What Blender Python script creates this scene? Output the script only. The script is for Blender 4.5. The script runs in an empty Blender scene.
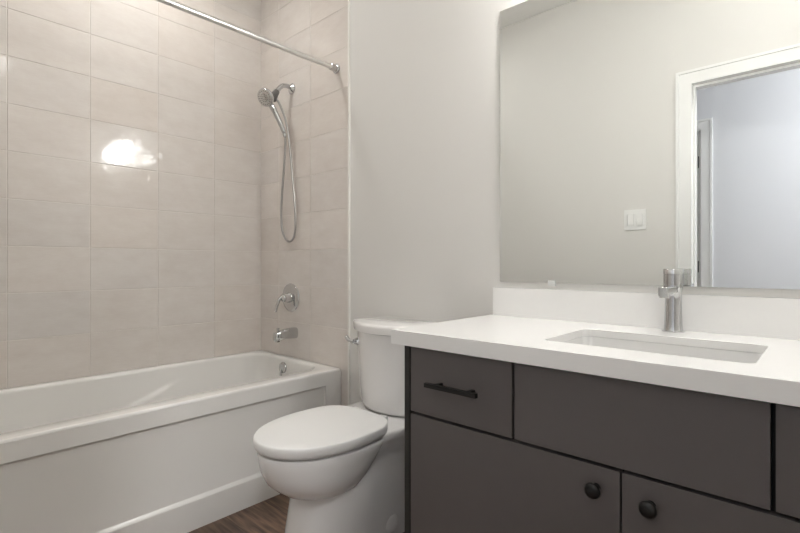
import bpy, bmesh, math, random
from mathutils import Vector, Matrix, noise
random.seed(4)
S = bpy.context.scene
COL = S.collection
PI = math.pi

# ------------------------------------------------------------------ camera, world, exposure
cam_d = bpy.data.cameras.new('camera')
cam = bpy.data.objects.new('camera', cam_d)
COL.objects.link(cam)
cam_d.sensor_width = 36.0
cam_d.lens = 469.0 / 800.0 * 36.0
cam_d.shift_y = (264.5 - 266.5) / 800.0
cam_d.clip_start = 0.02
cam.location = (2.589, -1.57, 1.037)
cam.rotation_euler = (PI / 2, 0, math.radians(42.37))
S.camera = cam

W = bpy.data.worlds.new('world')
S.world = W
W.use_nodes = True
W.node_tree.nodes['Background'].inputs[0].default_value = (0.8, 0.88, 1.0, 1)
W.node_tree.nodes['Background'].inputs[1].default_value = 0.3

S.view_settings.view_transform = 'Standard'
S.view_settings.look = 'None'
S.view_settings.gamma = 1.0
S.view_settings.use_curve_mapping = False
S.view_settings.exposure = 0.44

VANITY_GLOW = 39.0      # glass shades of the vanity light
CEIL_FILL = 7.0         # added fill light on the bathroom ceiling
HALL_FILL = 88.0         # added hall light standing in for daylight

# ------------------------------------------------------------------ materials
def srgb(r, g, b):
    f = lambda c: (c / 255 / 12.92) if c / 255 <= 0.04045 else ((c / 255 + 0.055) / 1.055) ** 2.4
    return (f(r), f(g), f(b), 1.0)

def new_mat(name):
    m = bpy.data.materials.new(name)
    m.use_nodes = True
    nt = m.node_tree
    return m, nt, nt.nodes['Principled BSDF']

def plain(name, col, rough=0.5, metal=0.0, coat=0.0, spec=0.5, bump=None, tint=0.0, tscale=6.0):
    """principled material; optional fine bump (scale, strength) and a faint tone mottling"""
    m, nt, p = new_mat(name)
    p.inputs['Base Color'].default_value = col
    p.inputs['Roughness'].default_value = rough
    p.inputs['Metallic'].default_value = metal
    p.inputs['Coat Weight'].default_value = coat
    p.inputs['Specular IOR Level'].default_value = spec
    tc = nt.nodes.new('ShaderNodeTexCoord')
    if tint:
        n = nt.nodes.new('ShaderNodeTexNoise'); n.inputs['Scale'].default_value = tscale
        n.inputs['Detail'].default_value = 4
        r = nt.nodes.new('ShaderNodeMapRange')
        r.inputs[3].default_value = 1 - tint; r.inputs[4].default_value = 1 + tint
        mx = nt.nodes.new('ShaderNodeMix'); mx.data_type = 'RGBA'; mx.blend_type = 'MULTIPLY'
        mx.inputs[0].default_value = 1; mx.inputs[6].default_value = col
        nt.links.new(tc.outputs['Object'], n.inputs['Vector'])
        nt.links.new(n.outputs['Fac'], r.inputs[0]); nt.links.new(r.outputs[0], mx.inputs[7])
        nt.links.new(mx.outputs[2], p.inputs['Base Color'])
    if bump:
        n = nt.nodes.new('ShaderNodeTexNoise'); n.inputs['Scale'].default_value = bump[0]
        b = nt.nodes.new('ShaderNodeBump'); b.inputs['Strength'].default_value = bump[1]
        b.inputs['Distance'].default_value = 0.002
        nt.links.new(tc.outputs['Object'], n.inputs['Vector'])
        nt.links.new(n.outputs['Fac'], b.inputs['Height']); nt.links.new(b.outputs[0], p.inputs['Normal'])
    return m

def glow(name, col, strength):
    m, nt, p = new_mat(name)
    p.inputs['Base Color'].default_value = (0.9, 0.9, 0.9, 1)
    p.inputs['Emission Color'].default_value = col
    p.inputs['Emission Strength'].default_value = strength
    return m

def tile_material():
    m, nt, p = new_mat('glazed_stone_look_tile')
    tc = nt.nodes.new('ShaderNodeTexCoord')
    at = nt.nodes.new('ShaderNodeAttribute'); at.attribute_name = 'tone'
    mp = nt.nodes.new('ShaderNodeMapping'); mp.inputs['Scale'].default_value = (6, 6, 14)
    n1 = nt.nodes.new('ShaderNodeTexNoise'); n1.inputs['Scale'].default_value = 1.2
    n1.inputs['Detail'].default_value = 9; n1.inputs['Roughness'].default_value = 0.65
    mp2 = nt.nodes.new('ShaderNodeMapping'); mp2.inputs['Scale'].default_value = (25, 25, 420)
    n2 = nt.nodes.new('ShaderNodeTexNoise'); n2.inputs['Scale'].default_value = 1.0
    n2.inputs['Detail'].default_value = 2
    add = nt.nodes.new('ShaderNodeMath'); add.operation = 'MULTIPLY_ADD'
    add.inputs[1].default_value = 0.35
    ramp = nt.nodes.new('ShaderNodeValToRGB')
    ramp.color_ramp.elements[0].position = 0.42; ramp.color_ramp.elements[0].color = srgb(214, 206, 199)
    ramp.color_ramp.elements[1].position = 0.92; ramp.color_ramp.elements[1].color = srgb(224, 218, 212)
    mx = nt.nodes.new('ShaderNodeMix'); mx.data_type = 'RGBA'; mx.blend_type = 'MULTIPLY'
    mx.inputs[0].default_value = 1
    L = nt.links.new
    L(tc.outputs['Object'], mp.inputs[0]); L(mp.outputs[0], n1.inputs['Vector'])
    L(tc.outputs['Object'], mp2.inputs[0]); L(mp2.outputs[0], n2.inputs['Vector'])
    L(n2.outputs['Fac'], add.inputs[0]); L(n1.outputs['Fac'], add.inputs[2])
    L(add.outputs[0], ramp.inputs[0])
    L(ramp.outputs[0], mx.inputs[6]); L(at.outputs['Color'], mx.inputs[7])
    L(mx.outputs[2], p.inputs['Base Color'])
    p.inputs['Roughness'].default_value = 0.09
    p.inputs['Specular IOR Level'].default_value = 0.5
    # a very gentle waviness of the glaze
    n3 = nt.nodes.new('ShaderNodeTexNoise'); n3.inputs['Scale'].default_value = 14
    b = nt.nodes.new('ShaderNodeBump'); b.inputs['Strength'].default_value = 0.2
    b.inputs['Distance'].default_value = 0.004
    L(tc.outputs['Object'], n3.inputs['Vector']); L(n3.outputs['Fac'], b.inputs['Height'])
    L(b.outputs[0], p.inputs['Normal'])
    return m

def wood_floor_material():
    m, nt, p = new_mat('brown_wood_plank')
    L = nt.links.new
    tc = nt.nodes.new('ShaderNodeTexCoord')
    br = nt.nodes.new('ShaderNodeTexBrick')
    br.inputs['Scale'].default_value = 1.0
    br.inputs['Brick Width'].default_value = 1.22; br.inputs['Row Height'].default_value = 0.18
    br.inputs['Mortar Size'].default_value = 0.0012; br.inputs['Mortar Smooth'].default_value = 0.0
    br.offset = 0.37
    br.inputs['Color1'].default_value = (0.75, 0.75, 0.75, 1)
    br.inputs['Color2'].default_value = (1.15, 1.15, 1.15, 1)
    br.inputs['Mortar'].default_value = (0.35, 0.35, 0.35, 1)
    mp = nt.nodes.new('ShaderNodeMapping'); mp.inputs['Scale'].default_value = (3.0, 34.0, 1.0)
    n = nt.nodes.new('ShaderNodeTexNoise'); n.inputs['Scale'].default_value = 1.6
    n.inputs['Detail'].default_value = 8; n.inputs['Distortion'].default_value = 0.6
    n2 = nt.nodes.new('ShaderNodeTexNoise'); n2.inputs['Scale'].default_value = 5.0
    n2.inputs['Detail'].default_value = 4
    ad = nt.nodes.new('ShaderNodeMath'); ad.operation = 'MULTIPLY_ADD'; ad.inputs[1].default_value = 0.5
    ramp = nt.nodes.new('ShaderNodeValToRGB')
    ramp.color_ramp.elements[0].position = 0.52; ramp.color_ramp.elements[0].color = srgb(74, 56, 46)
    ramp.color_ramp.elements[1].position = 0.98; ramp.color_ramp.elements[1].color = srgb(150, 122, 102)
    mx = nt.nodes.new('ShaderNodeMix'); mx.data_type = 'RGBA'; mx.blend_type = 'MULTIPLY'
    mx.inputs[0].default_value = 1
    L(tc.outputs['Object'], br.inputs['Vector']); L(tc.outputs['Object'], mp.inputs[0])
    L(mp.outputs[0], n.inputs['Vector']); L(tc.outputs['Object'], n2.inputs['Vector'])
    L(n2.outputs['Fac'], ad.inputs[0]); L(n.outputs['Fac'], ad.inputs[2])
    L(ad.outputs[0], ramp.inputs[0]); L(ramp.outputs[0], mx.inputs[6]); L(br.outputs['Color'], mx.inputs[7])
    L(mx.outputs[2], p.inputs['Base Color'])
    p.inputs['Roughness'].default_value = 0.42
    return m

M = {
    'paint': plain('warm_white_wall_paint', srgb(224, 222, 218), 0.6, spec=0.3, bump=(180, 0.06)),
    'hall_paint': plain('cool_white_wall_paint', srgb(222, 223, 226), 0.6, spec=0.3, bump=(180, 0.06)),
    'ceiling': plain('flat_white_ceiling_paint', srgb(238, 237, 234), 0.8, spec=0.2, bump=(120, 0.1)),
    'trim': plain('white_semi_gloss_trim_paint', srgb(238, 238, 236), 0.35),
    'tile': tile_material(),
    'grout': plain('pale_grout', srgb(222, 216, 209), 0.8, tint=0.04, tscale=40),
    'edge': plain('white_tile_edge_strip', srgb(238, 236, 230), 0.3),
    'floor': wood_floor_material(),
    'acrylic': plain('white_tub_acrylic', srgb(233, 231, 227), 0.18, coat=0.3),
    'porcelain': plain('white_glazed_porcelain', srgb(236, 234, 232), 0.09, coat=0.5),
    'basin': plain('off_white_sink_china', srgb(222, 221, 219), 0.12, coat=0.4),
    'seat': plain('white_seat_plastic', srgb(238, 237, 235), 0.28),
    'quartz': plain('white_quartz', srgb(244, 243, 241), 0.16, tint=0.012, tscale=60),
    'cabinet': plain('charcoal_matte_laminate', srgb(97, 92, 91), 0.42, spec=0.45, tint=0.03, tscale=30),
    'carcass': plain('dark_cabinet_carcass', srgb(44, 43, 41), 0.6),
    'gap': plain('black_cabinet_interior', srgb(12, 12, 12), 0.8),
    'black': plain('matte_black_metal', srgb(26, 25, 25), 0.38, metal=0.3),
    'chrome': plain('polished_chrome', (0.60, 0.605, 0.61, 1), 0.03, metal=1.0),
    'steel': plain('brushed_steel', (0.62, 0.615, 0.60, 1), 0.2, metal=1.0),
    'grey_plastic': plain('dark_grey_plastic', srgb(96, 94, 92), 0.4),
    'nozzle': plain('grey_rubber_nozzle', srgb(70, 70, 72), 0.6),
    'hose': plain('ribbed_metal_hose', (0.42, 0.41, 0.40, 1), 0.28, metal=1.0),
    'satin': plain('satin_nickel_rod', (0.80, 0.79, 0.77, 1), 0.3, metal=1.0),
    'mirror': plain('silvered_glass', (0.90, 0.915, 0.905, 1), 0.0, metal=1.0),
    'mirror_edge': plain('polished_glass_edge', srgb(150, 160, 155), 0.2),
    'clear': plain('clear_plastic_clip', srgb(225, 226, 224), 0.15),
    'switch': plain('white_switch_plastic', srgb(240, 240, 238), 0.3),
    'hinge': plain('black_hinge_metal', srgb(40, 38, 38), 0.4, metal=0.6),
    'shade': glow('lit_opal_glass', (1.0, 0.992, 0.972, 1), VANITY_GLOW),
    'ceil_fill': glow('bath_fill_diffuser', (1.0, 0.992, 0.972, 1), CEIL_FILL),
    'tub_fill': glow('tub_fill_diffuser', (1.0, 0.992, 0.972, 1), 72.0),
    'hall_fill': glow('hall_daylight_fill', (0.965, 0.98, 1.0, 1), HALL_FILL),
}

# ------------------------------------------------------------------ builders
def world_of(o):
    v = Vector((0, 0, 0))
    while o is not None:
        v += Vector(o.location); o = o.parent
    return v

def obj(name, bm, mat, parent=None, smooth=None, bevel=None, segs=2, sub=0):
    """link a bmesh (in room coordinates) as ONE mesh object; smooth = angle for sharp edges"""
    if bevel:
        es = [e for e in bm.edges if len(e.link_faces) == 2 and e.calc_face_angle(0) > math.radians(35)]
        bmesh.ops.bevel(bm, geom=es, offset=bevel, segments=segs, profile=0.5, affect='EDGES', clamp_overlap=True)
    bm.normal_update()
    if smooth:
        for f in bm.faces: f.smooth = True
        for e in bm.edges:
            e.smooth = not (len(e.link_faces) == 2 and e.calc_face_angle(0) > math.radians(smooth))
    me = bpy.data.meshes.new(name)
    off = world_of(parent) if parent else Vector((0, 0, 0))
    if parent is None:                       # origin at the thing's base
        xs = [v.co for v in bm.verts]
        lo = Vector((min(c.x for c in xs), min(c.y for c in xs), min(c.z for c in xs)))
        hi = Vector((max(c.x for c in xs), max(c.y for c in xs), max(c.z for c in xs)))
        off = Vector(((lo.x + hi.x) / 2, (lo.y + hi.y) / 2, lo.z))
    bmesh.ops.translate(bm, verts=bm.verts, vec=-off)
    bm.to_mesh(me); bm.free()
    if isinstance(mat, (list, tuple)):
        for k in mat: me.materials.append(k)
    else:
        me.materials.append(mat)
    o = bpy.data.objects.new(name, me)
    COL.objects.link(o)
    if parent: o.parent = parent
    else: o.location = off
    if sub:
        md = o.modifiers.new('subdivision', 'SUBSURF'); md.levels = sub; md.render_levels = sub
    return o

def empty(name, loc, label=None, cat=None, group=None, kind=None):
    o = bpy.data.objects.new(name, None)
    o.empty_display_size = 0.05
    o.location = loc
    COL.objects.link(o)
    tag(o, label, cat, group, kind)
    return o

def tag(o, label=None, cat=None, group=None, kind=None):
    if label: o['label'] = label
    if cat: o['category'] = cat
    if group: o['group'] = group
    if kind: o['kind'] = kind
    return o

def box(bm, x0, x1, y0, y1, z0, z1, mi=0):
    v = [bm.verts.new((x, y, z)) for z in (z0, z1) for y in (y0, y1) for x in (x0, x1)]
    for a in ((0, 2, 3, 1), (4, 5, 7, 6), (0, 1, 5, 4), (2, 6, 7, 3), (0, 4, 6, 2), (1, 3, 7, 5)):
        f = bm.faces.new([v[i] for i in a]); f.material_index = mi
    return v

def boxes(*bs):
    bm = bmesh.new()
    for b in bs: box(bm, *b)
    return bm

def loft(bm, loops, cap0=True, cap1=True, closed=True):
    """bridge successive loops of equal length"""
    vl = [[bm.verts.new(p) for p in lp] for lp in loops]
    n = len(vl[0])
    for a, b in zip(vl, vl[1:]):
        for i in range(n if closed else n - 1):
            j = (i + 1) % n
            bm.faces.new((a[i], a[j], b[j], b[i]))
    if cap0: bm.faces.new(list(reversed(vl[0])))
    if cap1: bm.faces.new(vl[-1])
    return vl

def frame(d):
    d = Vector(d).normalized()
    up = Vector((0, 0, 1)) if abs(d.z) < 0.95 else Vector((1, 0, 0))
    a = d.cross(up).normalized(); b = a.cross(d).normalized()
    return a, b, d

def lathe(bm, origin, axis, prof, n=32, cap0=True, cap1=True):
    """prof: list of (distance along axis, radius)"""
    a, b, d = frame(axis); o = Vector(origin)
    loops = []
    for t, r in prof:
        loops.append([o + d * t + (a * math.cos(2 * PI * i / n) + b * math.sin(2 * PI * i / n)) * max(r, 1e-5)
                      for i in range(n)])
    return loft(bm, loops, cap0, cap1)

def tube(bm, pts, r, n=12, cap=True):
    """round tube along points; r a number or a list"""
    pts = [Vector(p) for p in pts]
    rs = r if isinstance(r, (list, tuple)) else [r] * len(pts)
    loops = []
    prev = None
    for i, p in enumerate(pts):
        t = (pts[min(i + 1, len(pts) - 1)] - pts[max(i - 1, 0)]).normalized()
        if prev is None: a, b, _ = frame(t)
        else:
            a = (prev - t * prev.dot(t)).normalized(); b = a.cross(t).normalized()
        prev = a
        loops.append([p + (a * math.cos(2 * PI * k / n) + b * math.sin(2 * PI * k / n)) * rs[i] for k in range(n)])
    loft(bm, loops, cap, cap)

def spline(ctrl, per=8):
    """Catmull-Rom through control points"""
    P = [Vector(c) for c in ctrl]; P = [P[0] * 2 - P[1]] + P + [P[-1] * 2 - P[-2]]
    out = []
    for i in range(1, len(P) - 2):
        p0, p1, p2, p3 = P[i - 1:i + 3]
        for k in range(per):
            t = k / per
            out.append(0.5 * ((2 * p1) + (p2 - p0) * t + (2 * p0 - 5 * p1 + 4 * p2 - p3) * t * t
                              + (3 * p1 - p0 - 3 * p2 + p3) * t ** 3))
    out.append(P[-2])
    return out

def rrect(x0, x1, y0, y1, r, z, n=8):
    """rounded rectangle loop, counter-clockwise"""
    out = []
    for cx, cy, a0 in ((x1 - r, y1 - r, 0), (x0 + r, y1 - r, 90), (x0 + r, y0 + r, 180), (x1 - r, y0 + r, 270)):
        for k in range(n + 1):
            a = math.radians(a0 + 90 * k / n)
            out.append((cx + r * math.cos(a), cy + r * math.sin(a), z))
    return out

# ------------------------------------------------------------------ the setting
ZC = 2.80                      # ceiling height
YF = -1.545                    # inner face of the front (doorway) wall
XR = 2.925                     # inner face of the right wall
HX0, HX1, HY = 0.2, 4.6, -2.72 # hall
DX0, DX1, DZ = 2.015, 2.785, 2.068   # doorway opening

def structure(name, bm, mat, **k):
    return tag(obj(name, bm, mat, **k), kind='structure')

structure('floor', boxes((-0.15, HX1 + 0.1, HY - 0.1, 0.12, -0.05, 0.0)), M['floor'])
structure('ceiling', boxes((-0.15, HX1 + 0.1, HY - 0.1, 0.12, ZC, ZC + 0.06)), M['ceiling'])
wl = structure('wall_left', boxes((-0.13, -0.01, YF - 0.12, 0.12, 0, ZC)), M['paint'])
wb = structure('wall_back', boxes((-0.01, XR + 0.12, 0.0, 0.12, 0, ZC)), M['paint'])
structure('wall_right', boxes((XR, XR + 0.12, YF, 0.0, 0, ZC)), M['paint'])
wf = structure('wall_front', boxes((-0.01, DX0 - 0.02, YF - 0.12, YF, 0, ZC), (DX1 + 0.02, XR + 0.12, YF - 0.12, YF, 0, ZC),
                                   (DX0 - 0.02, DX1 + 0.02, YF - 0.12, YF, DZ + 0.02, ZC)), M['paint'])
structure('wall_hall_back', boxes((HX0, 1.075, HY - 0.1, HY, 0, ZC), (1.855, HX1, HY - 0.1, HY, 0, ZC),
                                  (1.075, 1.855, HY - 0.1, HY, 2.093, ZC)), M['hall_paint'])
structure('wall_hall_left', boxes((HX0 - 0.1, HX0, HY - 0.1, YF - 0.12, 0, ZC)), M['hall_paint'])
structure('wall_hall_right', boxes((HX1, HX1 + 0.1, HY - 0.1, YF - 0.12, 0, ZC)), M['hall_paint'])
structure('wall_hall_front', boxes((XR + 0.12, HX1, YF - 0.12, YF - 0.02, 0, ZC)), M['hall_paint'])

# ---- tiles: every tile a thin bevelled slab with its own small tilt and tone, one mesh per wall
TZ = [0.508 + 0.2030 * k for k in range(0, 12)]
TZ = [z for z in TZ if z < ZC]
ZR = [0.005, 0.102, 0.305] + TZ + [ZC]
def tile_mesh(cols, rows, place, out, special=None):
    """place(u, v, w): wall position u, height v, distance w off the wall"""
    bm = bmesh.new()
    lay = bm.loops.layers.float_color.new('tone')
    g = 0.0013; e = 0.0012; th = 0.008
    for i in range(len(cols) - 1):
        for j in range(len(rows) - 1):
            u0, u1, v0, v1 = cols[i] + g, cols[i + 1] - g, rows[j] + g, rows[j + 1] - g
            if u1 - u0 < 0.01 or v1 - v0 < 0.01: continue
            tu, tv = random.gauss(0, 0.0016), random.gauss(0, 0.0016)
            if special and special[0] == (i, j): tu, tv = special[1]
            cu, cv = (u0 + u1) / 2, (v0 + v1) / 2
            tone = 1 + random.gauss(0, 0.014); wm = random.gauss(0, 0.006)
            w = lambda u, v, d: place(u, v, th + d + tu * (u - cu) + tv * (v - cv))
            lo = [bm.verts.new(place(u, v, 0.001)) for u, v in ((u0, v0), (u1, v0), (u1, v1), (u0, v1))]
            md = [bm.verts.new(w(u, v, -e)) for u, v in ((u0, v0), (u1, v0), (u1, v1), (u0, v1))]
            hi = [bm.verts.new(w(u, v, 0)) for u, v in ((u0 + e, v0 + e), (u1 - e, v0 + e), (u1 - e, v1 - e), (u0 + e, v1 - e))]
            fs = []
            for a, b in ((lo, md), (md, hi)):
                for k in range(4):
                    fs.append(bm.faces.new((a[k], a[(k + 1) % 4], b[(k + 1) % 4], b[k])))
            fs.append(bm.faces.new(hi))
            for f in fs:
                for l in f.loops: l[lay] = (tone + wm, tone, tone - wm, 1)
    bmesh.ops.recalc_face_normals(bm, faces=bm.faces)
    return bm

ycols = [0.0 - 0.001 - 0.305 * k for k in range(0, 6)]; ycols[-1] = YF + 0.01
ycols = list(reversed(ycols))
# the tile that catches the vanity lamps sits a hair out of plane
sp = [None, (0.0, 0.0)]
for i in range(len(ycols) - 1):
    for j in range(len(ZR) - 1):
        if ycols[i] < -0.765 < ycols[i + 1] and ZR[j] < 1.60 < ZR[j + 1]: sp[0] = (i, j)
obj('tile_panel', tile_mesh(ycols, ZR, lambda u, v, w: (-0.008 + w, u, v), 1, sp), M['tile'], wl)
obj('grout_bed', boxes((-0.012, -0.0016, YF, -0.001, 0.0, ZC)), M['grout'], wl)
xc = [0.002, 0.197, 0.504, 0.811]
obj('tile_panel', tile_mesh(xc, ZR, lambda u, v, w: (u, -w, v), 1), M['tile'], wb)
obj('grout_bed', boxes((0.0, 0.811, -0.0066, 0.0, 0.0, ZC)), M['grout'], wb)
obj('tile_edge_strip', boxes((0.811, 0.8195, -0.0095, 0.0, 0.0, ZC)), M['edge'], wb)
obj('tile_panel', tile_mesh([0.002, 0.155, 0.46, 0.765], ZR, lambda u, v, w: (u, YF + w, v), 1), M['tile'], wf)
obj('grout_bed', boxes((0.0, 0.765, YF, YF + 0.0069, 0.0, ZC)), M['grout'], wf)
obj('tile_edge_strip', boxes((0.765, 0.7725, YF, YF + 0.0095, 0.0, ZC)), M['edge'], wf)

# ---- trim
def base_profile(bm, p0, p1, nrm, h=0.115, t=0.013):
    p0, p1, nrm = Vector(p0), Vector(p1), Vector(nrm)
    pr = [(0, 0), (t, 0), (t, h - 0.012), (t * 0.5, h), (0, h)]
    loops = [[p + nrm * a + Vector((0, 0, b)) for a, b in pr] for p in (p0, p1)]
    loft(bm, loops)
    bmesh.ops.recalc_face_normals(bm, faces=bm.faces)
b = bmesh.new(); base_profile(b, (0.8205, 0, 0), (1.672, 0, 0), (0, -1, 0)); structure('baseboard_back', b, M['trim'])
b = bmesh.new(); base_profile(b, (0.7745, YF, 0), (1.934, YF, 0), (0, 1, 0)); structure('baseboard_front', b, M['trim'])
b = bmesh.new(); base_profile(b, (XR, YF + 0.014, 0), (XR, -0.56, 0), (-1, 0, 0)); structure('baseboard_right', b, M['trim'])
b = bmesh.new(); base_profile(b, (1.940, HY, 0), (HX1 - 0.02, HY, 0), (0, 1, 0)); structure('baseboard_hall', b, M['trim'])

def casing(bm, x0, x1, zt, y, s, w=0.078, t=0.016):
    """mitred flat casing with a raised outer bead around an opening, s = +1 towards +y"""
    prof = [(0.0, 0.0), (0.0, t * 0.55), (w * 0.12, t * 0.62), (w * 0.78, t * 0.75), (w * 0.82, t), (w, t), (w, 0.0)]
    path = [((x0, 0.0), (-1, 0)), ((x0, zt), (-1, 1)), ((x1, zt), (1, 1)), ((x1, 0.0), (1, 0))]
    loops = []
    for (px, pz), (ox, oz) in path:
        loops.append([(px + ox * a, y + s * d, max(0.0, pz + oz * a)) for a, d in prof])
    loft(bm, loops)
    bmesh.ops.recalc_face_normals(bm, faces=bm.faces)

d1 = empty('door_1', (2.413, YF, 0), kind='structure')       # the open doorway
b = bmesh.new(); casing(b, DX0, DX1, DZ, YF, 1); obj('door_casing', b, M['trim'], d1)
b = bmesh.new(); casing(b, DX0, DX1, DZ, YF - 0.12, -1); obj('door_casing', b, M['trim'], d1)
obj('door_jamb', boxes((DX0 - 0.018, DX0, YF - 0.12, YF, 0, DZ), (DX1, DX1 + 0.018, YF - 0.12, YF, 0, DZ),
                       (DX0 - 0.018, DX1 + 0.018, YF - 0.12, YF, DZ, DZ + 0.018)), M['trim'], d1)
obj('door_stop', boxes((DX0, DX0 + 0.011, YF - 0.075, YF - 0.04, 0, DZ - 0.011), (DX1 - 0.011, DX1, YF - 0.075, YF - 0.04, 0, DZ - 0.011),
                       (DX0, DX1, YF - 0.075, YF - 0.04, DZ - 0.011, DZ)), M['trim'], d1)

DZ2 = 2.083
d2 = empty('door_2', (1.47, HY, 0), kind='structure')        # closed door across the hall
b = bmesh.new(); casing(b, 1.093, 1.857, DZ2, HY, 1); obj('door_casing', b, M['trim'], d2)
obj('door_jamb', boxes((1.077, 1.093, HY - 0.1, HY, 0, DZ2), (1.846, 1.853, HY - 0.1, HY, 0, DZ2),
                       (1.077, 1.853, HY - 0.1, HY, DZ2 - 0.012, DZ2 + 0.004)), M['trim'], d2)
b = bmesh.new()
box(b, 1.097, 1.842, HY - 0.05, HY - 0.012, 0.008, DZ2 - 0.016)
obj('door_leaf', b, M['trim'], d2, bevel=0.002, segs=1)
for z in (0.25, 1.02, 1.838):
    b = bmesh.new(); lathe(b, (1.846, HY - 0.008, z - 0.045), (0, 0, 1), [(0, .006), (.002, .0075), (.088, .0075), (.09, .006)], 12)
    box(b, 1.838, 1.8465, HY - 0.0125, HY - 0.008, z - 0.045, z + 0.045)
    obj('hinge', b, M['hinge'], d2, smooth=40)

# ------------------------------------------------------------------ vanity lamp, plus added fill lights
vl = empty('vanity_light', (2.27, -0.005, 2.10), 'brushed steel wall light with three lit opal shades above the mirror', 'wall light')
b = bmesh.new(); box(b, 1.92, 2.62, -0.028, -0.001, 2.075, 2.135); obj('back_plate', b, M['steel'], vl, bevel=0.004)
for x in (2.02, 2.27, 2.52):
    b = bmesh.new(); tube(b, spline([(x, -0.028, 2.105), (x, -0.08, 2.105), (x, -0.115, 2.125), (x, -0.12, 2.155)], 6), 0.009, 12)
    lathe(b, (x, -0.12, 2.15), (0, 0, 1), [(0, .02), (.004, .028), (.02, .028), (.022, .02)], 24)
    arm = obj('lamp_arm', b, M['steel'], vl, smooth=40)
    b = bmesh.new(); lathe(b, (x, -0.12, 2.152), (0, 0, -1), [(0, .026), (.01, .034), (.05, .044), (.1, .052), (.128, .055), (.132, .048), (.132, .001)], 28)
    obj('lamp_shade', b, M['shade'], arm, smooth=50)
cl = empty('fill_light', (2.64, -1.05, ZC), 'added round fill light with white diffuser on the bathroom ceiling in front of the vanity', 'ceiling light')  # added for broad room light, set where the tiles don't mirror it into view
b = bmesh.new(); lathe(b, (2.64, -1.05, ZC), (0, 0, -1), [(0, .21), (.018, .21), (.022, .205), (.022, .19)], 40); obj('trim_ring', b, M['steel'], cl, smooth=40)
b = bmesh.new(); lathe(b, (2.64, -1.05, ZC - 0.022), (0, 0, -1), [(0, .19), (.02, .185), (.035, .16), (.045, .1), (.048, .001)], 40); obj('diffuser', b, M['ceil_fill'], cl, smooth=60)
rl = empty('tub_fill_light', (0.42, -0.77, ZC), 'added round fill light in the ceiling directly over the bathtub', 'ceiling light')  # added to brighten the tub and its tiled walls
b = bmesh.new(); lathe(b, (0.42, -0.77, ZC), (0, 0, -1), [(0, .135), (.004, .135), (.007, .13), (.006, .105)], 40); obj('trim_ring', b, M['trim'], rl, smooth=40)
b = bmesh.new(); lathe(b, (0.42, -0.77, ZC - .002), (0, 0, -1), [(0, .11), (.002, .105), (.004, .08), (.005, .001)], 40); obj('diffuser', b, M['tub_fill'], rl, smooth=60)
hl = empty('fill_light', (3.55, -2.2, ZC), 'added round light standing in for daylight in the hall outside the doorway', 'ceiling light')  # added cool lamp in place of daylight reaching the hall
b = bmesh.new(); lathe(b, (3.55, -2.2, ZC), (0, 0, -1), [(0, .21), (.018, .21), (.022, .205), (.022, .19)], 40); obj('trim_ring', b, M['steel'], hl, smooth=40)
b = bmesh.new(); lathe(b, (3.55, -2.2, ZC - 0.022), (0, 0, -1), [(0, .19), (.02, .185), (.035, .16), (.045, .1), (.048, .001)], 40); obj('diffuser', b, M['hall_fill'], hl, smooth=60)

# ------------------------------------------------------------------ bathtub
TL, TW, TH = 1.528, 0.760, 0.510
ty0, ty1 = -1.5340, -0.0095
tub = empty('bathtub', (0.375, -0.77, 0), 'white alcove bathtub with recessed front apron below the beige tiled walls', 'bathtub')
def supr(x0, x1, y0, y1, z, r, n=10, m=40):
    """rounded rectangle with m extra points along every side"""
    base = rrect(x0, x1, y0, y1, r, z, n)
    out = []
    for k, p in enumerate(base):
        out.append(p)
        if k % (n + 1) == n:
            q = base[(k + 1) % len(base)]
            out += [tuple(p[i] + (q[i] - p[i]) * j / (m + 1) for i in range(3)) for j in range(1, m + 1)]
    return out
def outer_loop(ins, z): return supr(0.0015 + ins, TW - ins, ty0 + ins, ty1 - ins, z, 0.012)
b = bmesh.new()
ix0, ix1, iy0, iy1 = 0.052, 0.672, ty0 + 0.085, -0.060
inner = [(ix0, ix1, iy0, iy1, TH - .012, .115), (ix0 + .008, ix1 - .006, iy0 + .03, iy1 - .006, 0.42, .12), (ix0 + .02, ix1 - .018, iy0 + .09, iy1 - .02, 0.30, .125),
         (ix0 + .035, ix1 - .035, iy0 + .16, iy1 - .036, 0.19, .13), (ix0 + .05, ix1 - .05, iy0 + .20, iy1 - .05, 0.145, .13)]
def armrest(p):
    """moulded armrests: the side walls step in below a line rising towards the drain end"""
    x, y, z = p
    zl = 0.43 + (y + 0.535) * 0.385
    d = (zl - z) / 0.010
    f = max(0.0, min(1.0, 0.5 + d / 2)); f = f * f * (3 - 2 * f)
    e = max(0.0, min(1.0, (-0.50 - y) / 0.12)) * max(0.0, min(1.0, (z - 0.15) / 0.12)) * max(0.0, min(1.0, (y + 1.25) / 0.2))
    side = 1 if x < 0.20 else (-1 if x > 0.52 else 0)
    return (x + side * 0.009 * f * e, y, z)
fine = []
for A, B in zip(inner, inner[1:]):
    st = max(1, int((A[4] - B[4]) / 0.006))
    for k in range(st): fine.append(tuple(A[i] + (B[i] - A[i]) * k / st for i in range(6)))
fine.append(inner[-1])
loops = [outer_loop(0.02, 0.40), outer_loop(0.02, 0.4992), outer_loop(0.0, 0.4995), outer_loop(0.0012, TH - .0035), outer_loop(0.0042, TH - .0007), outer_loop(0.009, TH),
         supr(ix0 - .014, ix1 + .014, iy0 - .014, iy1 + .014, TH + .0005, .125), supr(ix0 - .004, ix1 + .004, iy0 - .004, iy1 + .004, TH - .003, .118)]
loops += [[armrest(p) for p in supr(*t)] for t in fine]
loops += [supr(ix0 + .085, ix1 - .085, iy0 + .25, iy1 - .085, 0.118, .11), supr(ix0 + .16, ix1 - .16, iy0 + .4, iy1 - .2, 0.11, .06)]
loft(b, loops, cap0=False, cap1=True)
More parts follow.
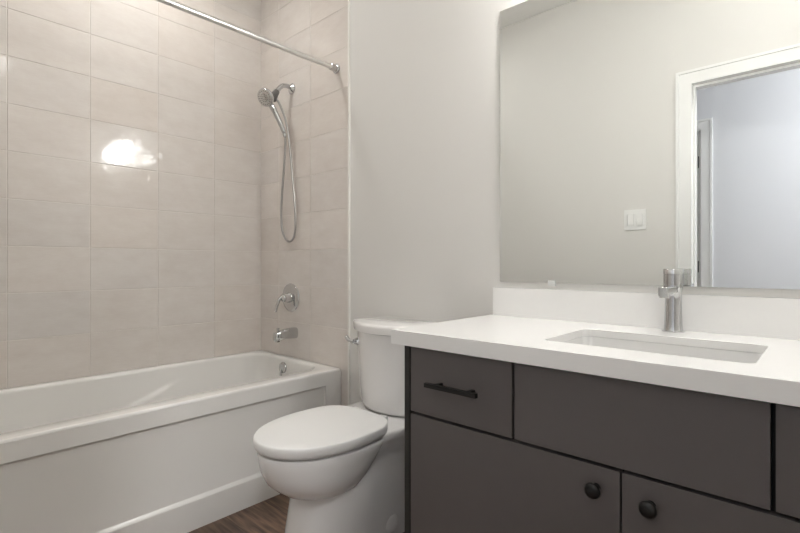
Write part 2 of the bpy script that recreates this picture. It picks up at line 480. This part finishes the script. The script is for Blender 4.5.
obj('tub_shell', b, M['acrylic'], tub, smooth=50)
# apron with a recessed centre panel, a toe ledge and a seam under the top band
b = bmesh.new()
ys = [ty0, ty0 + 0.098, -0.104, ty1]; zs = [0.0, 0.112, 0.437, 0.499]
V = {}
for i, y in enumerate(ys):
    for k, z in enumerate(zs): V[i, k] = b.verts.new((TW, y, z))
for i in range(3):
    for k in range(3):
        if (i, k) == (1, 1): continue
        b.faces.new((V[i, k], V[i + 1, k], V[i + 1, k + 1], V[i, k + 1]))
rx = TW - 0.012
P = [b.verts.new(c) for c in ((rx, ys[1] + .012, zs[1] + .013), (rx, ys[2] - .012, zs[1] + .013), (rx, ys[2] - .004, zs[2]), (rx, ys[1] + .004, zs[2]))]
Q = [V[1, 1], V[2, 1], V[2, 2], V[1, 2]]
for k in range(4): b.faces.new((Q[k], Q[(k + 1) % 4], P[(k + 1) % 4], P[k]))
b.faces.new(P)
back = {}
for (i, k) in ((0, 0), (3, 0), (3, 3), (0, 3)): back[i, k] = b.verts.new((TW - 0.05, ys[i], zs[k]))
def side(idx):
    fr = [V[a] for a in idx]; b.faces.new(fr + [back[idx[-1]], back[idx[0]]])
side([(0, 0), (1, 0), (2, 0), (3, 0)]); side([(3, 0), (3, 1), (3, 2), (3, 3)])
side([(3, 3), (2, 3), (1, 3), (0, 3)]); side([(0, 3), (0, 2), (0, 1), (0, 0)])
bmesh.ops.recalc_face_normals(b, faces=b.faces)
es = [e for e in b.edges if len(e.link_faces) == 2 and e.calc_face_angle(0) > 0.3 and all(v.co.x > rx - .001 for v in e.verts) and all(v.co.z < 0.45 for v in e.verts) and all(v.co.z > .02 for v in e.verts)]
bmesh.ops.bevel(b, geom=es, offset=0.003, segments=3, profile=0.5, affect='EDGES')
obj('apron', b, M['acrylic'], tub, smooth=60)
# overflow cover and floor drain
ov = Vector((0.327, iy1 - 0.006, 0.458))
b = bmesh.new(); lathe(b, ov, (0, -1, 0.12), [(-.006, .031), (.004, .031), (.008, .027), (.010, .018), (.0105, .001)], 28)
ovo = obj('overflow_cover', b, M['chrome'], tub, smooth=50)
b = bmesh.new(); tube(b, [ov + Vector((0, -.008, 0)), ov + Vector((0.002, -.016, -.02)), ov + Vector((0.004, -.017, -.043))], [.006, .006, .0075], 10)
obj('trip_lever', b, M['chrome'], ovo, smooth=50)
b = bmesh.new(); lathe(b, (0.357, -0.30, 0.1095), (0, 0, 1), [(0, .034), (.003, .033), (.004, .024), (.006, .02), (.008, .001)], 28)
obj('drain', b, M['chrome'], tub, smooth=50)

# ------------------------------------------------------------------ curtain rod
rod = empty('shower_curtain_rod', (0.724, -0.75, 2.042), 'straight chrome shower curtain rod spanning high over the bathtub', 'curtain rod')
b = bmesh.new(); tube(b, [(0.724, -0.018, 2.042), (0.724, YF + 0.018, 2.042)], 0.0125, 20); obj('rod', b, M['satin'], rod, smooth=50)
for y, s in ((-0.0085, -1), (YF + 0.0085, 1)):
    b = bmesh.new(); lathe(b, (0.724, y, 2.042), (0, s, 0), [(0, .024), (.004, .025), (.007, .023), (.009, .0175), (.04, .0165), (.042, .0125)], 28)
    obj('rod_flange', b, M['chrome'], rod, smooth=40)

# ------------------------------------------------------------------ hand shower
YT = -0.0085   # tile face on the back wall
sh = empty('hand_shower', (0.32, YT, 2.04), 'chrome hand shower with looping metal hose on the tiled end wall', 'shower head')
b = bmesh.new(); lathe(b, (0.332, YT, 2.038), (0, -1, 0), [(0, .030), (.003, .031), (.008, .026), (.014, .016), (.018, .0115)], 32); obj('wall_flange', b, M['chrome'], sh, smooth=50)
b = bmesh.new(); tube(b, spline([(0.332, YT - .005, 2.04), (0.331, -0.04, 2.046), (0.327, -0.072, 2.038), (0.322, -0.095, 2.012), (0.322, -0.103, 1.999)], 6), 0.0125, 16); obj('shower_arm', b, M['chrome'], sh, smooth=50)
b = bmesh.new(); lathe(b, (0.322, -0.100, 2.004), (0.0, -0.55, -0.83), [(0, .013), (.004, .0165), (.03, .020), (.045, .026), (.062, .025), (.066, .016)], 20); obj('holder_bracket', b, M['grey_plastic'], sh, smooth=50)
ax = Vector((0.28, -0.80, -0.46)).normalized()
hc = Vector((0.318, -0.163, 1.955))
b = bmesh.new(); lathe(b, hc, ax, [(-.030, .014), (-.024, .026), (-.010, .040), (.004, .0475), (.014, .049), (.020, .047), (.022, .043)], 40)
head = obj('shower_head', b, M['chrome'], sh, smooth=50)
b = bmesh.new(); lathe(b, hc + ax * 0.0215, ax, [(0, .043), (.002, .042), (.003, .030), (.0045, .028), (.005, .001)], 40); face = obj('spray_face', b, M['steel'], head, smooth=50)
a_, b_, _ = frame(ax)
b = bmesh.new()
for rr, nn in ((.010, 6), (.020, 12), (.036, 18)):
    for k in range(nn):
        t = 2 * PI * k / nn
        lathe(b, hc + ax * (0.0235 if rr > .03 else 0.026) + (a_ * math.cos(t) + b_ * math.sin(t)) * rr, ax, [(-.002, .0024), (.0022, .0018)], 6)
obj('nozzles', b, M['nozzle'], face, smooth=50)
hb = Vector((0.325, -0.052, 1.775))
b = bmesh.new(); tube(b, spline([hc - ax * 0.006 + Vector((0, 0, -.02)), (0.320, -0.128, 1.905), (0.323, -0.090, 1.845), (0.325, -0.062, 1.793), tuple(hb)], 5),
                      [.019] * 3 + [.0165] * 4 + [.015] * 6 + [.0135] * 5 + [.011] * 3, 16)
obj('handle', b, M['chrome'], sh, smooth=50)
b = bmesh.new()
hose = [tuple(hb), (0.322, -0.047, 1.735), (0.305, -0.042, 1.62), (0.280, -0.038, 1.48), (0.262, -0.034, 1.36), (0.262, -0.030, 1.25), (0.290, -0.027, 1.188), (0.332, -0.026, 1.168),
        (0.374, -0.026, 1.192), (0.392, -0.028, 1.26), (0.388, -0.030, 1.38), (0.372, -0.034, 1.52), (0.358, -0.040, 1.68), (0.350, -0.060, 1.83), (0.340, -0.095, 1.925), (0.330, -0.118, 1.965)]
tube(b, spline(hose, 8), 0.0062, 10)
obj('hose', b, M['hose'], sh, smooth=60)
b = bmesh.new()
dh = (Vector((0.322, -0.047, 1.735)) - hb).normalized()
lathe(b, hb - dh * .004, dh, [(0, .0095), (.003, .0105), (.02, .0105), (.024, .0085)], 14)
obj('hose_nut', b, M['chrome'], sh, smooth=40)
b = bmesh.new(); lathe(b, (0.330, -0.118, 1.968), (0.2, 0.6, -1), [(0, .0105), (.016, .0105), (.02, .0085)], 14)
obj('hose_nut', b, M['chrome'], sh, smooth=40)

# ------------------------------------------------------------------ shower valve and tub spout
sv = empty('shower_valve', (0.323, YT, 0.846), 'round chrome shower valve with lever on the tiled wall above the tub spout', 'shower valve')
b = bmesh.new(); lathe(b, (0.323, YT, 0.848), (0, -1, 0), [(0, .080), (.003, .081), (.006, .079), (.010, .066), (.013, .050), (.015, .030), (.016, .001)], 48); obj('escutcheon', b, M['chrome'], sv, smooth=50)
b = bmesh.new(); lathe(b, (0.323, YT - .012, 0.848), (0, -1, 0), [(0, .030), (.01, .028), (.03, .024), (.044, .024), (.052, .019), (.055, .001)], 32); hub = obj('hub', b, M['chrome'], sv, smooth=50)
b = bmesh.new(); tube(b, spline([(0.323, YT - .046, 0.858), (0.318, YT - .072, 0.845), (0.311, YT - .084, 0.812), (0.305, YT - .092, 0.772)], 6), [.012] * 5 + [.010] * 6 + [.008] * 6 + [.007] * 2, 12)
obj('lever', b, M['chrome'], hub, smooth=60)

ts = empty('tub_spout', (0.36, YT, 0.66), 'chrome tub spout with diverter knob low on the tiled wall', 'tub spout')
b = bmesh.new()
def sec(y, zc, w, h, r=0.4):
    lp = []
    for k in range(24):
        t = 2 * PI * k / 24
        cx, sz = math.cos(t), math.sin(t)
        lp.append((0.362 + w * math.copysign(abs(cx) ** .6, cx), y, zc + h * math.copysign(abs(sz) ** .6, sz)))
    return lp
loft(b, [sec(YT, .652, .027, .030), sec(YT - .006, .652, .029, .032), sec(YT - .03, .652, .028, .030), sec(YT - .07, .652, .026, .027), sec(YT - .105, .648, .024, .025), sec(YT - .128, .640, .021, .027), sec(YT - .134, .638, .016, .020)])
bmesh.ops.recalc_face_normals(b, faces=b.faces)
spo = obj('spout_body', b, M['chrome'], ts, smooth=50)
b = bmesh.new(); lathe(b, (0.362, YT - .112, .668), (0, 0, 1), [(0, .005), (.012, .005), (.013, .009), (.018, .009), (.02, .006)], 16); obj('diverter_knob', b, M['chrome'], ts, smooth=40)
b = bmesh.new(); lathe(b, (0.362, YT - .116, .618), (0, 0, -1), [(0, .013), (.005, .013), (.005, .009), (.001, .008)], 18); obj('outlet', b, M['grey_plastic'], spo, smooth=40)

# ------------------------------------------------------------------ toilet
TX = 1.243
toilet = empty('toilet', (TX, -0.4, 0), 'white skirted two-piece toilet with closed lid between the bathtub and dark vanity', 'toilet')
def egg(cx, yb, yf, hw, z, n=48, sq=2.35, wide=0.56):
    """plan outline of a seat: blunt at the back (yb), round at the front (yf)"""
    L = yb - yf; yc = yb - L * (1 - wide)
    lp = []
    for k in range(n):
        t = 2 * PI * k / n
        c, s = math.cos(t), math.sin(t)
        if s >= 0:   # back half, squarer
            e = 2 / 3.1
            x = hw * math.copysign(abs(c) ** e, c); y = yc + (yb - yc) * abs(s) ** e
        else:
            e = 2 / 2.05
            x = hw * math.copysign(abs(c) ** e, c); y = yc - (yc - yf) * abs(s) ** e
        lp.append((cx + x, y, z))
    return lp
def skirt_loop(yb, yf, hwb, hwf, z, n=48):
    lp = []
    for k in range(n):
        t = 2 * PI * k / n
        c, s = math.cos(t), math.sin(t)
        e = 2 / 4.5 if s >= 0 else 2 / 2.8
        ym = (yb + yf) / 2
        hy = (yb - yf) / 2
        y = ym + hy * math.copysign(abs(s) ** e, s)
        f = (yb - y) / (yb - yf)
        hw = hwb + (hwf - hwb) * f
        lp.append((TX + hw * math.copysign(abs(c) ** e, c), y, z))
    return lp
b = bmesh.new()   # skirted pedestal carrying the tank deck
loft(b, [skirt_loop(-.035, -.64, .130, .135, 0.0), skirt_loop(-.035, -.645, .131, .136, .012), skirt_loop(-.035, -.635, .133, .146, .10), skirt_loop(-.032, -.61, .137, .156, .20),
         skirt_loop(-.028, -.59, .146, .158, .28), skirt_loop(-.024, -.53, .168, .13, .35), skirt_loop(-.022, -.50, .194, .165, .395), skirt_loop(-.022, -.47, .199, .175, .418),
         skirt_loop(-.026, -.46, .196, .172, .428), skirt_loop(-.04, -.44, .182, .158, .431)])
bmesh.ops.recalc_face_normals(b, faces=b.faces)
obj('pedestal', b, M['porcelain'], toilet, smooth=60)
b = bmesh.new()   # bowl bulging out over the pedestal
loft(b, [egg(TX, -.47, -.57, .060, .246), egg(TX, -.44, -.635, .116, .252), egg(TX, -.415, -.682, .147, .271), egg(TX, -.385, -.718, .167, .305), egg(TX, -.345, -.737, .177, .345),
         egg(TX, -.31, -.745, .182, .383), egg(TX, -.29, -.748, .185, .406), egg(TX, -.292, -.746, .183, .4125), egg(TX, -.30, -.735, .172, .415)])
bmesh.ops.recalc_face_normals(b, faces=b.faces)
obj('bowl', b, M['porcelain'], toilet, smooth=60)
b = bmesh.new()
loft(b, [egg(TX, -.300, -.738, .174, .4155), egg(TX, -.298, -.741, .177, .417), egg(TX, -.298, -.741, .177, .4205), egg(TX, -.302, -.736, .172, .4215)])
bmesh.ops.recalc_face_normals(b, faces=b.faces)
obj('seat', b, M['seat'], toilet, smooth=60)
b = bmesh.new()
loft(b, [egg(TX, -.305, -.730, .168, .4222), egg(TX, -.292, -.752, .184, .4222), egg(TX, -.289, -.757, .188, .4245), egg(TX, -.286, -.760, .191, .434), egg(TX, -.286, -.761, .192, .447), egg(TX, -.2865, -.7605, .1915, .4555),
         egg(TX, -.288, -.7585, .1900, .4587), egg(TX, -.292, -.754, .186, .4603), egg(TX, -.32, -.70, .15, .4612), egg(TX, -.38, -.62, .09, .4618)])
bmesh.ops.recalc_face_normals(b, faces=b.faces)
obj('lid', b, M['seat'], toilet, smooth=50)
for s in (-1, 1):
    b = bmesh.new(); lathe(b, (TX + s * .075 - .016, -.272, .443), (1, 0, 0), [(0, .009), (.002, .0105), (.03, .0105), (.032, .009)], 16)
    box(b, TX + s * .075 - .013, TX + s * .075 + .013, -.281, -.262, .429, .443)
    obj('hinge', b, M['seat'], toilet, smooth=40)
def tank_loop(z, hw, yb, ys, yf, r=.02, n=12):
    """back corners, straight sides, bowed front"""
    lp = [(TX + hw, yb, z), (TX + hw * .5, yb, z), (TX, yb, z), (TX - hw * .5, yb, z), (TX - hw, yb, z)]
    for k in range(1, 6): lp.append((TX - hw, yb + (ys + r - yb) * k / 5, z))
    for k in range(1, 4):
        a = k / 4 * PI / 2
        lp.append((TX - hw + r * (1 - math.cos(a)) * .8, ys + r - r * math.sin(a), z))
    for k in range(0, 2 * n + 1):
        t = -1 + k / n
        lp.append((TX + (hw - r * .8) * t, ys - (ys - yf) * (1 - t * t) - 0.0, z))
    for k in range(3, 0, -1):
        a = k / 4 * PI / 2
        lp.append((TX + hw - r * (1 - math.cos(a)) * .8, ys + r - r * math.sin(a), z))
    for k in range(5, 0, -1): lp.append((TX + hw, yb + (ys + r - yb) * k / 5, z))
    return lp
b = bmesh.new()
loft(b, [tank_loop(.432, .180, -.03, -.145, -.215), tank_loop(.438, .188, -.025, -.154, -.228), tank_loop(.452, .192, -.022, -.160, -.236), tank_loop(.52, .193, -.022, -.164, -.242),
         tank_loop(.64, .195, -.02, -.168, -.248), tank_loop(.7565, .1965, -.02, -.175, -.256)])
bmesh.ops.recalc_face_normals(b, faces=b.faces)
obj('tank', b, M['porcelain'], toilet, smooth=50)
b = bmesh.new()
loft(b, [tank_loop(0.7575, .196, -.017, -.181, -.263, .009), tank_loop(0.7600, .200, -.014, -.185, -.268, .009), tank_loop(0.7870, .202, -.014, -.187, -.271, .009), tank_loop(0.7940, .199, -.016, -.184, -.267, .009), tank_loop(0.7975, .190, -.022, -.176, -.257, .009)])
bmesh.ops.recalc_face_normals(b, faces=b.faces)
obj('tank_lid', b, M['porcelain'], toilet, smooth=50)
b = bmesh.new()
lathe(b, (TX - .158, -.185, .705), (-.25, -1, 0), [(0, .016), (.012, .016), (.016, .012), (.028, .010), (.030, .004)], 18)
tube(b, spline([(TX - .163, -.216, .705), (TX - .178, -.222, .710), (TX - .190, -.223, .717), (TX - .200, -.221, .723)], 5), [.0065] * 6 + [.008] * 10, 12)
obj('flush_lever', b, M['chrome'], toilet, smooth=50)
b = bmesh.new(); lathe(b, (TX + .1285, -.290, .066), (1, -.05, .03), [(0, .034), (.007, .034), (.011, .030), (.012, .02), (.012, .001)], 32); obj('bolt_cap', b, M['seat'], toilet, smooth=40)

# ------------------------------------------------------------------ vanity
VX0, VX1, VF = 1.675, 2.871, -0.548      # sides and front face
ZT = 0.8055                              # underside of the worktop lip
van = empty('vanity_cabinet', (2.273, -0.27, 0), 'charcoal bathroom vanity cabinet with black pulls under the white countertop', 'cabinet')
b = bmesh.new()
box(b, VX0 + .019, VX1 - .019, -.528, -.002, .10, .118); box(b, VX0 + .019, VX1 - .019, -.010, -.002, .118, ZT - .001)
box(b, VX0 + .019, VX1 - .019, -.528, -.524, .118, .640); box(b, VX0 + .019, VX1 - .019, -.47, -.455, .0, .10)
box(b, VX0 + .019, VX1 - .019, -.528, -.524, .640, ZT - .001)
obj('carcass', b, M['gap'], van)
for x0 in (VX0, VX1 - .019):
    b = bmesh.new(); box(b, x0, x0 + .019, VF, -.002, 0.0, ZT - .0005); obj('side_panel', b, M['carcass'], van, bevel=.0008, segs=1)
def front(name, x0, x1, z0, z1):
    b = bmesh.new(); box(b, x0, x1, VF, VF + .019, z0, z1)
    return obj(name, b, M['cabinet'], van, bevel=.0011, segs=2)
zg = .6115
DR1 = front('drawer_front', 1.6990, 2.0230, zg + .004, .7985)
front('false_front', 2.0305, 2.5160, zg + .004, .7985)
DR2 = front('drawer_front', 2.5235, 2.8485, zg + .004, .7985)
DO1 = front('door', 1.6985, 2.271, 0.115, zg - .004)
DO2 = front('door', 2.276, 2.8485, 0.115, zg - .004)
def pull(par, xc):
    b = bmesh.new()
    w = .082
    box(b, xc - w, xc + w, VF - .038, VF - .027, .7040, .7155)
    for s in (-1, 1):
        x = xc + s * .052
        box(b, x - .005, x + .005, VF - .0275, VF + .0002, .706, .714)
    obj('pull_handle', b, M['black'], par, bevel=.0008, segs=1)
pull(DR1, 1.861); pull(DR2, 2.686)
def knob(par, x, z):
    b = bmesh.new()
    lathe(b, (x, VF + .0002, z), (0, -1, 0), [(0, .009), (.004, .0075), (.012, .0068), (.016, .011), (.019, .0155), (.024, .0165), (.029, .0145), (.032, .008), (.0325, .001)], 28)
    obj('knob', b, M['black'], par, smooth=60)
knob(DO1, 2.224, .562); knob(DO2, 2.330, .560)

# countertop with an undermount sink cut-out, mitred front lip, and backsplash
CX0, CX1, CF, CZ = 1.641, 2.919, -0.570, 0.8465
SX0, SX1, SY0, SY1 = 2.056, 2.486, -0.452, -0.170
ct = empty('countertop', (2.28, -.28, ZT), 'white quartz countertop with low backsplash on the charcoal vanity', 'countertop')
b = bmesh.new()
outer = [(CX0, CF), (CX1, CF), (CX1, -.001), (CX0, -.001)]
inner = [(p[0], p[1]) for p in rrect(SX0, SX1, SY0, SY1, .022, 0, 8)]
def ring(z):
    o = [b.verts.new((x, y, z)) for x, y in outer]; i = [b.verts.new((x, y, z)) for x, y in inner]
    eo = [b.edges.new((o[k], o[(k + 1) % len(o)])) for k in range(len(o))]
    ei = [b.edges.new((i[k], i[(k + 1) % len(i)])) for k in range(len(i))]
    bmesh.ops.triangle_fill(b, use_beauty=True, use_dissolve=False, edges=eo + ei)
    return o, i
o1, i1 = ring(CZ); o0, i0 = ring(CZ - .0205)
for A, B in ((o0, o1), (i1, i0)):
    for k in range(len(A)): b.faces.new((A[k], A[(k + 1) % len(A)], B[(k + 1) % len(B)], B[k]))
bmesh.ops.recalc_face_normals(b, faces=b.faces)
# thick lip: push the front and left borders down as one solid edge
box(b, CX0 + .0001, CX1, CF + .0001, CF + .018, ZT, CZ - .0202)
box(b, CX0 + .0001, CX0 + .018, CF + .018, -.001, ZT, CZ - .0202)
es = [e for e in b.edges if len(e.link_faces) == 2 and e.calc_face_angle(0) > 0.8 and all(abs(v.co.z - CZ) < 1e-5 for v in e.verts)]
bmesh.ops.bevel(b, geom=es, offset=.0016, segments=2, profile=.5, affect='EDGES')
obj('slab', b, M['quartz'], ct)
b = bmesh.new(); box(b, CX0 + .010, CX1, -.0195, -.001, CZ + .0002, .9505); obj('backsplash', b, M['quartz'], ct, bevel=.0012, segs=2)

# sink
sk = empty('sink', (2.271, -.311, .68), 'white rectangular undermount sink set in the countertop below the faucet', 'sink')
b = bmesh.new()
zt = CZ - .0212
q = .001
loops = [rrect(SX0 - .022, SX1 + .022, SY0 - .022, SY1 + .022, .04, zt - .012), rrect(SX0 - .022, SX1 + .022, SY0 - .022, SY1 + .022, .04, zt),
         rrect(SX0 - q, SX1 + q, SY0 - q, SY1 + q, .026, zt), rrect(SX0 - q + .003, SX1 + q - .003, SY0 - q + .003, SY1 + q - .003, .027, zt - .006),
         rrect(SX0 + .004, SX1 - .004, SY0 + .004, SY1 - .004, .03, zt - .07), rrect(SX0 + .012, SX1 - .012, SY0 + .012, SY1 - .012, .036, zt - .115),
         rrect(SX0 + .03, SX1 - .03, SY0 + .03, SY1 - .03, .045, zt - .135), rrect(SX0 + .08, SX1 - .08, SY0 + .07, SY1 - .07, .05, zt - .142),
         rrect(2.271 - .06, 2.271 + .06, -.33 - .05, -.33 + .05, .04, zt - .146)]
loft(b, loops, cap0=False, cap1=True)
obj('basin', b, M['basin'], sk, smooth=50)
b = bmesh.new(); lathe(b, (2.271, -.33, zt - .1465), (0, 0, 1), [(0, .023), (.002, .0225), (.003, .017), (.006, .016), (.008, .012), (.0085, .001)], 28); obj('drain', b, M['chrome'], sk, smooth=50)

# ------------------------------------------------------------------ faucet
FX, FY = 2.264, -0.060
fa = empty('faucet', (FX, FY, CZ), 'polished chrome single-handle faucet standing behind the sink', 'faucet')
b = bmesh.new()
lathe(b, (FX, FY, CZ + .0004), (0, 0, 1), [(0, .0285), (.003, .0285), (.004, .0250), (.006, .0243), (.02, .0228), (.05, .0218), (.085, .0212), (.110, .0215), (.122, .0240), (.126, .0245)], 40)
obj('body', b, M['chrome'], fa, smooth=40)
b = bmesh.new()
def ssec(t, w, h, zc):
    d = Vector((0, -1, 0)); c = Vector((FX, FY, zc)) + d * t
    lp = []
    for k in range(20):
        a = 2 * PI * k / 20
        cx, sz = math.cos(a), math.sin(a)
        lp.append((c.x + w * math.copysign(abs(cx) ** .25, cx), c.y, c.z + h * math.copysign(abs(sz) ** .25, sz)))
    return lp
zs0 = CZ + .1205
loft(b, [ssec(.008, .016, .010, zs0 + .001), ssec(.03, .0150, .010, zs0 + .001), ssec(.07, .0130, .0105, zs0), ssec(.106, .0115, .0125, zs0 - .0025), ssec(.1145, .0113, .0130, zs0 - .003), ssec(.116, .0100, .0118, zs0 - .003)])
bmesh.ops.recalc_face_normals(b, faces=b.faces)
spt = obj('spout', b, M['chrome'], fa, smooth=40)
b = bmesh.new(); lathe(b, (FX, FY - .101, zs0 - .012), (0, 0, -1), [(0, .0115), (.007, .0115), (.0075, .009), (.004, .008)], 20); obj('aerator', b, M['steel'], spt, smooth=40)
b = bmesh.new()
lathe(b, (FX, FY, CZ + .1268), (0, 0, 1), [(0, .0235), (.001, .0245), (.034, .0248), (.0345, .0236), (.0360, .0236), (.0365, .0252), (.0495, .0252), (.051, .0240), (.0515, .001)], 40)
obj('handle', b, M['chrome'], fa, smooth=40)

# ------------------------------------------------------------------ mirror
mi = empty('mirror', (2.27, -.004, .9735), 'large frameless wall mirror above the countertop backsplash', 'mirror')
b = bmesh.new()
vs = box(b, 1.675, 2.868, -.0065, -.0012, .9735, 1.992)
for f in b.faces:
    f.material_index = 0 if f.normal.y < -.5 or f.calc_center_median().y < -.0064 else 1
es = [e for e in b.edges if all(v.co.y < -.006 for v in e.verts)]
obj('glass', b, [M['mirror'], M['mirror_edge']], mi)
for x in (1.879, 2.66):
    b = bmesh.new(); box(b, x - .0125, x + .0125, -.010, -.001, .962, .9735); box(b, x - .0125, x + .0125, -.010, -.0072, .9735, .981)
    obj('mirror_clip', b, M['clear'], mi, bevel=.0012, segs=2)

# ------------------------------------------------------------------ light switch on the doorway wall (seen in the mirror)
lx, lz = 1.715, 1.312
ls = empty('light_switch', (lx, YF, lz), 'white double rocker light switch on the wall left of the doorway', 'light switch')
b = bmesh.new(); box(b, lx - .062, lx + .062, YF + .0003, YF + .0065, lz - .062, lz + .062); obj('cover_plate', b, M['switch'], ls, bevel=.003, segs=3)
for s in (-1, 1):
    b = bmesh.new(); x = lx + s * .025
    
    for q0 in ((x - .0195, x - .0175, lz - .0365, lz + .0365), (x + .0175, x + .0195, lz - .0365, lz + .0365), (x - .0175, x + .0175, lz - .0365, lz - .0345), (x - .0175, x + .0175, lz + .0345, lz + .0365)):
        box(b, q0[0], q0[1], YF + .004, YF + .0100, q0[2], q0[3])
    obj('rocker_frame', b, M['trim'], ls)
    b = bmesh.new()
    v = box(b, x - .0165, x + .0165, YF + .006, YF + .0105, lz - .0335, lz + .0335)
    for q_ in v:
        if q_.co.y > YF + .01 and q_.co.z < lz: q_.co.y -= .003
    obj('rocker', b, M['switch'], ls, bevel=.001, segs=2)
